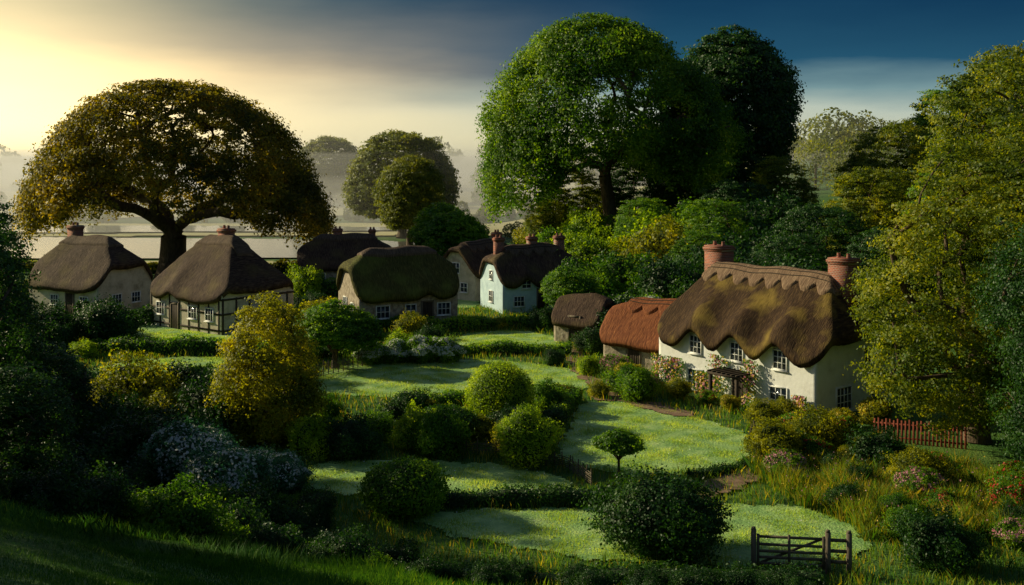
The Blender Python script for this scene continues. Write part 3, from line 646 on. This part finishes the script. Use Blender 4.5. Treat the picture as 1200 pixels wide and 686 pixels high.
    if beams:
        mb=MB()
        for side,hl_ in (('F',L/2),('L',W/2),('R',W/2)):
            for a in np.arange(-hl_+.08,hl_,1.25): fb(mb,side,a-.08,a+.08,0,wh-.1,-.03,.035)
            for z in (.35,wh*.55,wh-.2): fb(mb,side,-hl_,hl_,z-.07,z+.07,-.03,.045)
        obj('timber_frame',mb.mesh('beams',[wood_d]),parent=root)
    for (u,v,h,w) in chim:
        mb=MB(); z0=float(rz(u,v))-1.2; z1=rh+h
        box(mb,(u-w/2,v-w*.38,z0),(u+w/2,v+w*.38,z1-.34)); box(mb,(u-w/2-.04,v-w*.38-.04,z1-.34),(u+w/2+.04,v+w*.38+.04,z1-.24))
        box(mb,(u-w/2-.08,v-w*.38-.08,z1-.24),(u+w/2+.08,v+w*.38+.08,z1-.1)); box(mb,(u-w/2-.02,v-w*.38-.02,z1-.1),(u+w/2+.02,v+w*.38+.02,z1))
        for s in (-1,1):
            a=np.array([[u+s*w*.24,v,z1]]); b=a+[[0,0,.25]]; frusta(mb,a,b,np.array([.12]),np.array([.1]),0,10)
        obj('chimney',mb.mesh('chimney',[brick]),parent=root)
    return root

b1=cottage('thatched_cottage',15.0,63.1,R(-53.1),11.4,7,3.5,7.6,white_w,th_brown,th_ridge,hip=.6,oh=.5,gz=-.45,hlf=.5,
  dorm=[(3.4,-1,1.15,1.05),(.4,-1,1.2,1.05),(-2.7,-1,1.2,1.05)],
  wins=[('F',3.4,3.2,.85,.95),('F',.4,3.2,.85,.95),('F',-2.7,3.2,.85,.95),('F',3.3,1.2,1.1,1.0),('F',-2.6,1.2,1.3,1.05),('F',-4.7,1.2,.8,.9),('R',-1.2,1.25,1.2,1.15),('R',.9,3.3,.8,.8),('R',1.6,1.25,1.0,1.1)],
  doors=[('F',.6)],chim=[(4.6,.3,.9,1.3),(-4.4,.3,1.0,1.4)])
mb=MB()
for u in (-.35,1.55): box(mb,(u-.08,-4.9,-.4),(u+.08,-4.74,2.05))
box(mb,(-.5,-4.95,2.05),(1.7,-4.7,2.17))
for i in range(7): 
    a=-.5+i*.34; box(mb,(a,-4.94,2.172),(a+.1,-3.51,2.25))
obj('porch',mb.mesh('porch',[wood_d]),parent=b1)

cottage('thatched_outbuilding',9.9,71.4,R(-40),6.4,4.6,1.9,4.2,stone_w,th_rust,th_rust,hip=.25,oh=.45,wins=[('F',1.2,1.0,.7,.6)],doors=[('F',-.8)])
cottage('thatched_shed',5.4,80.5,R(-35),3.6,3.0,1.7,3.6,stone_w,th_dark,None,hip=.2,oh=.3,doors=[('F',0)])
cottage('white_thatched_cottage',1.6,99,R(22),7.4,5.6,2.7,5.7,blue_w,th_dark,th_ridge_d,hip=.35,oh=.35,dorm=[(-1.5,-1,.6,.6),(1.5,-1,.6,.6)],
   wins=[('F',-1.5,2.45,.8,.6),('F',1.5,2.45,.8,.6),('F',-2.2,1.0,.9,.8),('F',1.9,1.0,.9,.8),('R',0,1.2,.9,.9),('L',0,1.2,.9,.9),('L',0,3.1,.7,.7)],doors=[('F',0)],chim=[(-3,0,.7,.8),(0.2,0,.7,.8),(2.9,0,.7,.8)])
cottage('gabled_cottage',-3.2,107,R(50),6.5,5,2.6,5.4,cream_w,th_dark,th_ridge_d,hip=.15,oh=.4,wins=[('L',0,3.0,.8,.9),('L',-.9,1.2,.8,.8),('L',1,1.2,.8,.8),('F',1,1.2,.8,.8)],chim=[(2.6,0,.7,.8)])
cottage('stone_thatched_cottage',-9.4,90,R(24),8.2,6.2,2.7,6.1,stone_w,th_moss,th_ridge_d,hip=.35,oh=.4,dorm=[(1.6,-1,.5,.7)],hlf=.6,
   wins=[('L',-.9,1.7,1.0,.9),('L',1.2,1.5,.8,.8),('F',2.9,1.35,1,.9),('F',-2.2,1.35,1,.9),('F',.1,1.35,.8,.9)],doors=[('F',1.5)],chim=[],scal=False)
cottage('timber_framed_cottage',-23.4,88.6,R(-38),9.2,7.0,2.9,7.2,cream_w,th_dark,th_ridge_d,hip=.8,oh=.4,dorm=[(-1.6,-1,.4,.8)],hlf=.9,
   wins=[('F',-3.2,1.5,1,.9),('F',1.0,1.5,1,.9),('F',3.1,1.5,.9,.9),('R',-1,1.5,1,.9),('R',1.6,1.5,.9,.9)],doors=[('F',-1.3)],chim=[(.3,.2,.6,1.1)],beams=True,scal=False)
cottage('stone_cottage',-37.2,97,R(-28),8.6,6,2.7,6.6,cream_w,th_dark,th_ridge_d,hip=.5,oh=.4,wins=[('R',-1,1.4,.9,.8),('R',1.1,1.4,.9,.8),('F',2.6,1.3,.9,.8),('F',-1,1.3,.9,.8)],doors=[('F',.9)],chim=[(-2.2,.2,.9,1.1)],scal=False)
cottage('low_thatched_cottage',-17.6,116,R(6),9.0,6,2.4,5.4,stone_w,th_dark,th_ridge_d,hip=.45,oh=.4,dorm=[(1.4,-1,.5,.7)],wins=[('F',-2.4,1.2,.9,.8),('F',2.4,1.2,.9,.8)],doors=[('F',0)],chim=[(-.8,.1,.6,.9),(2.8,.1,.5,.7)],scal=False)

# climbing roses on the cottage wall
mb=MB(); r=np.random.default_rng(9)
A_=np.array([15.3,56.4]); dv=np.array([-.6,.8]); nv_=np.array([-.8,-.6])
P=[]
for t0,hh,ww in [(.6,1.5,.4),(3.9,2.9,.4),(6.3,2.8,.5),(7.4,1.7,.5),(9.5,2.2,.6),(10.8,2.2,.6)]:
    n=800; t=t0+r.normal(size=n)*ww*.6; z=hh*r.random(n)**.8; w=.05+.3*(1-z/hh)*r.random(n)
    xy=A_+dv*t[:,None]+nv_*(w+.0)[:,None]; P.append(np.column_stack([xy,z-.35]))
P=np.concatenate(P); leaves(mb,P,np.tile([-.8,-.6,.3],(len(P),1)),.13,0,.6,r); k=r.random(len(P))<.12
leaves(mb,P[k]+[-.08,-.06,.02],np.tile([-.8,-.6,.3],(k.sum(),1)),.13,1,.5,r,.9); k=r.random(len(P))<.08
leaves(mb,P[k]+[-.1,-.08,.02],np.tile([-.8,-.6,.3],(k.sum(),1)),.13,2,.5,r,.9)
obj('climbing_rose',mb.mesh('climbing_rose',[Lgreen,Fyel,Fpink]))

# ------------------------------------------------------------------ fences and gate
def wattle(name,pts,h,seed,mat=wood_g):
    mb=MB(); r=np.random.default_rng(seed); P=np.array(pts,float); seg=np.linalg.norm(np.diff(P,axis=0),axis=1); cum=np.concatenate([[0],np.cumsum(seg)])
    S=np.arange(0,cum[-1],.45); X=np.interp(S,cum,P[:,0]); Yv=np.interp(S,cum,P[:,1]); Zv=terr(X,Yv)
    a=np.column_stack([X,Yv,Zv-.1]); b=a+np.column_stack([r.normal(size=(len(S),2))*.03,h+.15+r.uniform(0,.15,len(S))])
    frusta(mb,a,b,np.full(len(S),.035),np.full(len(S),.028),0,6)
    for q,zz in enumerate(np.arange(.1,h,.085)):
        sg=np.where((np.arange(len(S))+q)%2==0,.045,-.045)
        p=np.column_stack([X,Yv+sg,Zv+zz+r.normal(size=len(S))*.012]); frusta(mb,p[:-1],p[1:],np.full(len(S)-1,.02),np.full(len(S)-1,.02),0,5)
    obj(name,mb.mesh(name,[mat]))
wattle('wattle_fence',[(-12.6,66),(-9.8,70.2),(-7.6,72.9),(-5.6,73.6)],.85,1)
wattle('wattle_fence',[(-2.5,50),(0,49.6),(2.4,47.6),(3.4,45)],.55,2)
wattle('wattle_fence',[(12.5,55.2),(11.6,53.2),(10.8,50.4)],.5,3)
def picket(name,p0,p1,h,mat,post=False):
    mb=MB(); p0=np.array(p0);p1=np.array(p1); L=np.linalg.norm(p1-p0); n=int(L/.17); d=(p1-p0)/L
    M=np.array([[d[0],-d[1],0],[d[1],d[0],0],[0,0,1]])
    for i in range(n):
        p=p0+d*(i+.5)*L/n; z=T(p[0],p[1]); hh=h*(1+.04*math.sin(i*2.3)); box(mb,(-.05,-.012,-.05),(.05,.012,hh),0,M,np.array([p[0],p[1],z]))
    for zz in (.25,h*.8):
        z0=(T(*p0)+T(*p1))/2; box(mb,(0,.013,zz-.04),(L,.05,zz+.04),0,M,np.array([p0[0],p0[1],z0]))
    obj(name,mb.mesh(name,[mat]))
picket('red_picket_fence',(17.2,52.3),(21,50.6),1.1,wood_r)
mb=MB(); g0=np.array([7.9,35.9]); g1=np.array([10.9,35.5]); L=np.linalg.norm(g1-g0); d=(g1-g0)/L; M=np.array([[d[0],-d[1],0],[d[1],d[0],0],[0,0,1]]); o=np.array([g0[0],g0[1],T(*((g0+g1)/2))])
for a in (0,L*.78,L): 
    box(mb,(a-.08,-.08,-.4),(a+.08,.08,1.35),0,M,o); box(mb,(a-.06,-.06,1.35),(a+.06,.06,1.42),0,M,o)
x1=L*.78-.1
for z in (.25,.45,.65,.87,1.12): box(mb,(.1,-.025,z-.04),(x1,.025,z+.04),0,M,o)
for a in (.14,x1/2,x1-.04): box(mb,(a-.045,-.05,.15),(a+.045,-.026,1.22),0,M,o)
Ld=math.hypot(x1-.2,.9); an=math.atan2(.9,x1-.2); D=np.array([[math.cos(an),0,-math.sin(an)],[0,1,0],[math.sin(an),0,math.cos(an)]])
box(mb,(0,.026,-.04),(Ld,.05,.04),0,M@D,o+M@np.array([.15,0,.22]))
for z in (.4,.75,1.1): box(mb,(L*.78+.08,-.03,z-.05),(L-.08,.03,z+.05),0,M,o)
obj('wooden_gate',mb.mesh('wooden_gate',[wood_g]))

# ------------------------------------------------------------------ mist (real volume, layered so it thins upward)
def mist(name,lo,hi,dens,col=(1,.99,.95),g=.3):
    m,nt,N,L=newmat(name); v=N.new('ShaderNodeVolumeScatter'); v.inputs['Color'].default_value=(*col,1); v.inputs['Density'].default_value=dens; v.inputs['Anisotropy'].default_value=g
    o=N.new('ShaderNodeOutputMaterial'); L.new(v.outputs[0],o.inputs['Volume'])
    mb=MB(); box(mb,lo,hi); obj(name,mb.mesh(name,[m]))
for i,(top,y0,dn) in enumerate([(5,183,.0055),(9,174,.0026),(14.5,166,.0016),(22,160,.0010)]):
    mist('morning_mist',(-900-i,y0,-3-i*.1),(900+i if i>0 else 45,1600+i*5,top),dn)

# ------------------------------------------------------------------ light
AZ=-68; EL=24
ts=Vector((math.sin(R(AZ))*math.cos(R(EL)),math.cos(R(AZ))*math.cos(R(EL)),math.sin(R(EL))))
sd=bpy.data.lights.new('sun','SUN'); sd.energy=5; sd.angle=R(.6); sd.color=(1,.88,.54)
so=bpy.data.objects.new('sun',sd); COL.objects.link(so); so.rotation_euler=ts.to_track_quat('Z','Y').to_euler()
w=bpy.data.worlds.new('World'); bpy.context.scene.world=w; w.use_nodes=True; nt=w.node_tree; N=nt.nodes; L=nt.links; N.clear()
tc=N.new('ShaderNodeTexCoord'); sep=N.new('ShaderNodeSeparateXYZ'); L.new(tc.outputs['Generated'],sep.inputs[0])
mp=N.new('ShaderNodeMapping'); mp.inputs['Scale'].default_value=(2.2,2.2,11); L.new(tc.outputs['Generated'],mp.inputs[0])
no=N.new('ShaderNodeTexNoise'); no.inputs['Scale'].default_value=1.6; no.inputs['Detail'].default_value=6; no.inputs['Roughness'].default_value=.5; L.new(mp.outputs[0],no.inputs['Vector'])
def math_(op,a,b=None,c=None,clamp=False):
    n=N.new('ShaderNodeMath'); n.operation=op; n.use_clamp=clamp
    for i,q in enumerate((a,b,c)):
        if q is None: continue
        if isinstance(q,(int,float)): n.inputs[i].default_value=q
        else: L.new(q,n.inputs[i])
    return n.outputs[0]
nz=math_('MULTIPLY_ADD',no.outputs['Fac'],.36,-.18)
t=math_('MULTIPLY_ADD',sep.outputs['Z'],1/.155,nz)
t2=math_('ADD',t,0,clamp=True)
BS=.06; S=1/BS
rl=ramp(N,[(0,(1.1,.92,.50)),(.2,(1.2,.97,.52)),(.45,(.95,.72,.40)),(.65,(.40,.35,.26)),(.95,(.075,.14,.165))]); L.new(t2,rl.inputs[0])
rr_=ramp(N,[(0,(.74,.70,.44)),(.28,(.48,.55,.46)),(.40,(.18,.30,.32)),(.55,(.018,.088,.155)),(1,(.003,.03,.082))]); L.new(t2,rr_.inputs[0])
xm=N.new('ShaderNodeMapRange'); xm.interpolation_type='SMOOTHSTEP'; xm.inputs['From Min'].default_value=-.40; xm.inputs['From Max'].default_value=.15
xx=math_('MULTIPLY_ADD',nz,.3,sep.outputs['X']); L.new(xx,xm.inputs['Value'])
mx=N.new('ShaderNodeMix'); mx.data_type='RGBA'; L.new(xm.outputs[0],mx.inputs[0]); L.new(rl.outputs[0],mx.inputs[6]); L.new(rr_.outputs[0],mx.inputs[7])
gd=Vector((-.47,.88,.045)).normalized()
dt=N.new('ShaderNodeVectorMath'); dt.operation='DOT_PRODUCT'; L.new(tc.outputs['Generated'],dt.inputs[0]); dt.inputs[1].default_value=gd
gp=math_('POWER',math_('MAXIMUM',dt.outputs['Value'],0),60.)
gc=N.new('ShaderNodeVectorMath'); gc.operation='SCALE'; gc.inputs[0].default_value=(.95,.72,.30); L.new(gp,gc.inputs['Scale'])
ga=N.new('ShaderNodeVectorMath'); ga.operation='ADD'; L.new(mx.outputs[2],ga.inputs[0]); L.new(gc.outputs[0],ga.inputs[1])
sc=N.new('ShaderNodeVectorMath'); sc.operation='SCALE'; sc.inputs['Scale'].default_value=S; L.new(ga.outputs[0],sc.inputs[0])
sky=N.new('ShaderNodeTexSky'); sky.sky_type='NISHITA'; sky.sun_disc=False; sky.sun_elevation=R(EL); sky.sun_rotation=R(AZ)
zm=N.new('ShaderNodeMapRange'); zm.interpolation_type='SMOOTHSTEP'; zm.inputs['From Min'].default_value=.18; zm.inputs['From Max'].default_value=.42; L.new(sep.outputs['Z'],zm.inputs['Value'])
m2=N.new('ShaderNodeMix'); m2.data_type='RGBA'; L.new(zm.outputs[0],m2.inputs[0]); L.new(sc.outputs[0],m2.inputs[6]); L.new(sky.outputs[0],m2.inputs[7])
bg=N.new('ShaderNodeBackground'); bg.inputs['Strength'].default_value=BS; L.new(m2.outputs[2],bg.inputs[0])
ow=N.new('ShaderNodeOutputWorld'); L.new(bg.outputs[0],ow.inputs[0])

# ------------------------------------------------------------------ camera
cd=bpy.data.cameras.new('camera'); cam=bpy.data.objects.new('camera',cd); COL.objects.link(cam)
cam.location=(0,0,13.5); cam.rotation_euler=(R(90),0,0); cd.lens=38.6; cd.sensor_width=36; cd.shift_y=-158/1200; cd.clip_end=8000; cd.clip_start=.1
bpy.context.scene.camera=cam
s=bpy.context.scene; s.view_settings.view_transform='Standard'; s.view_settings.look='None'; s.view_settings.exposure=0
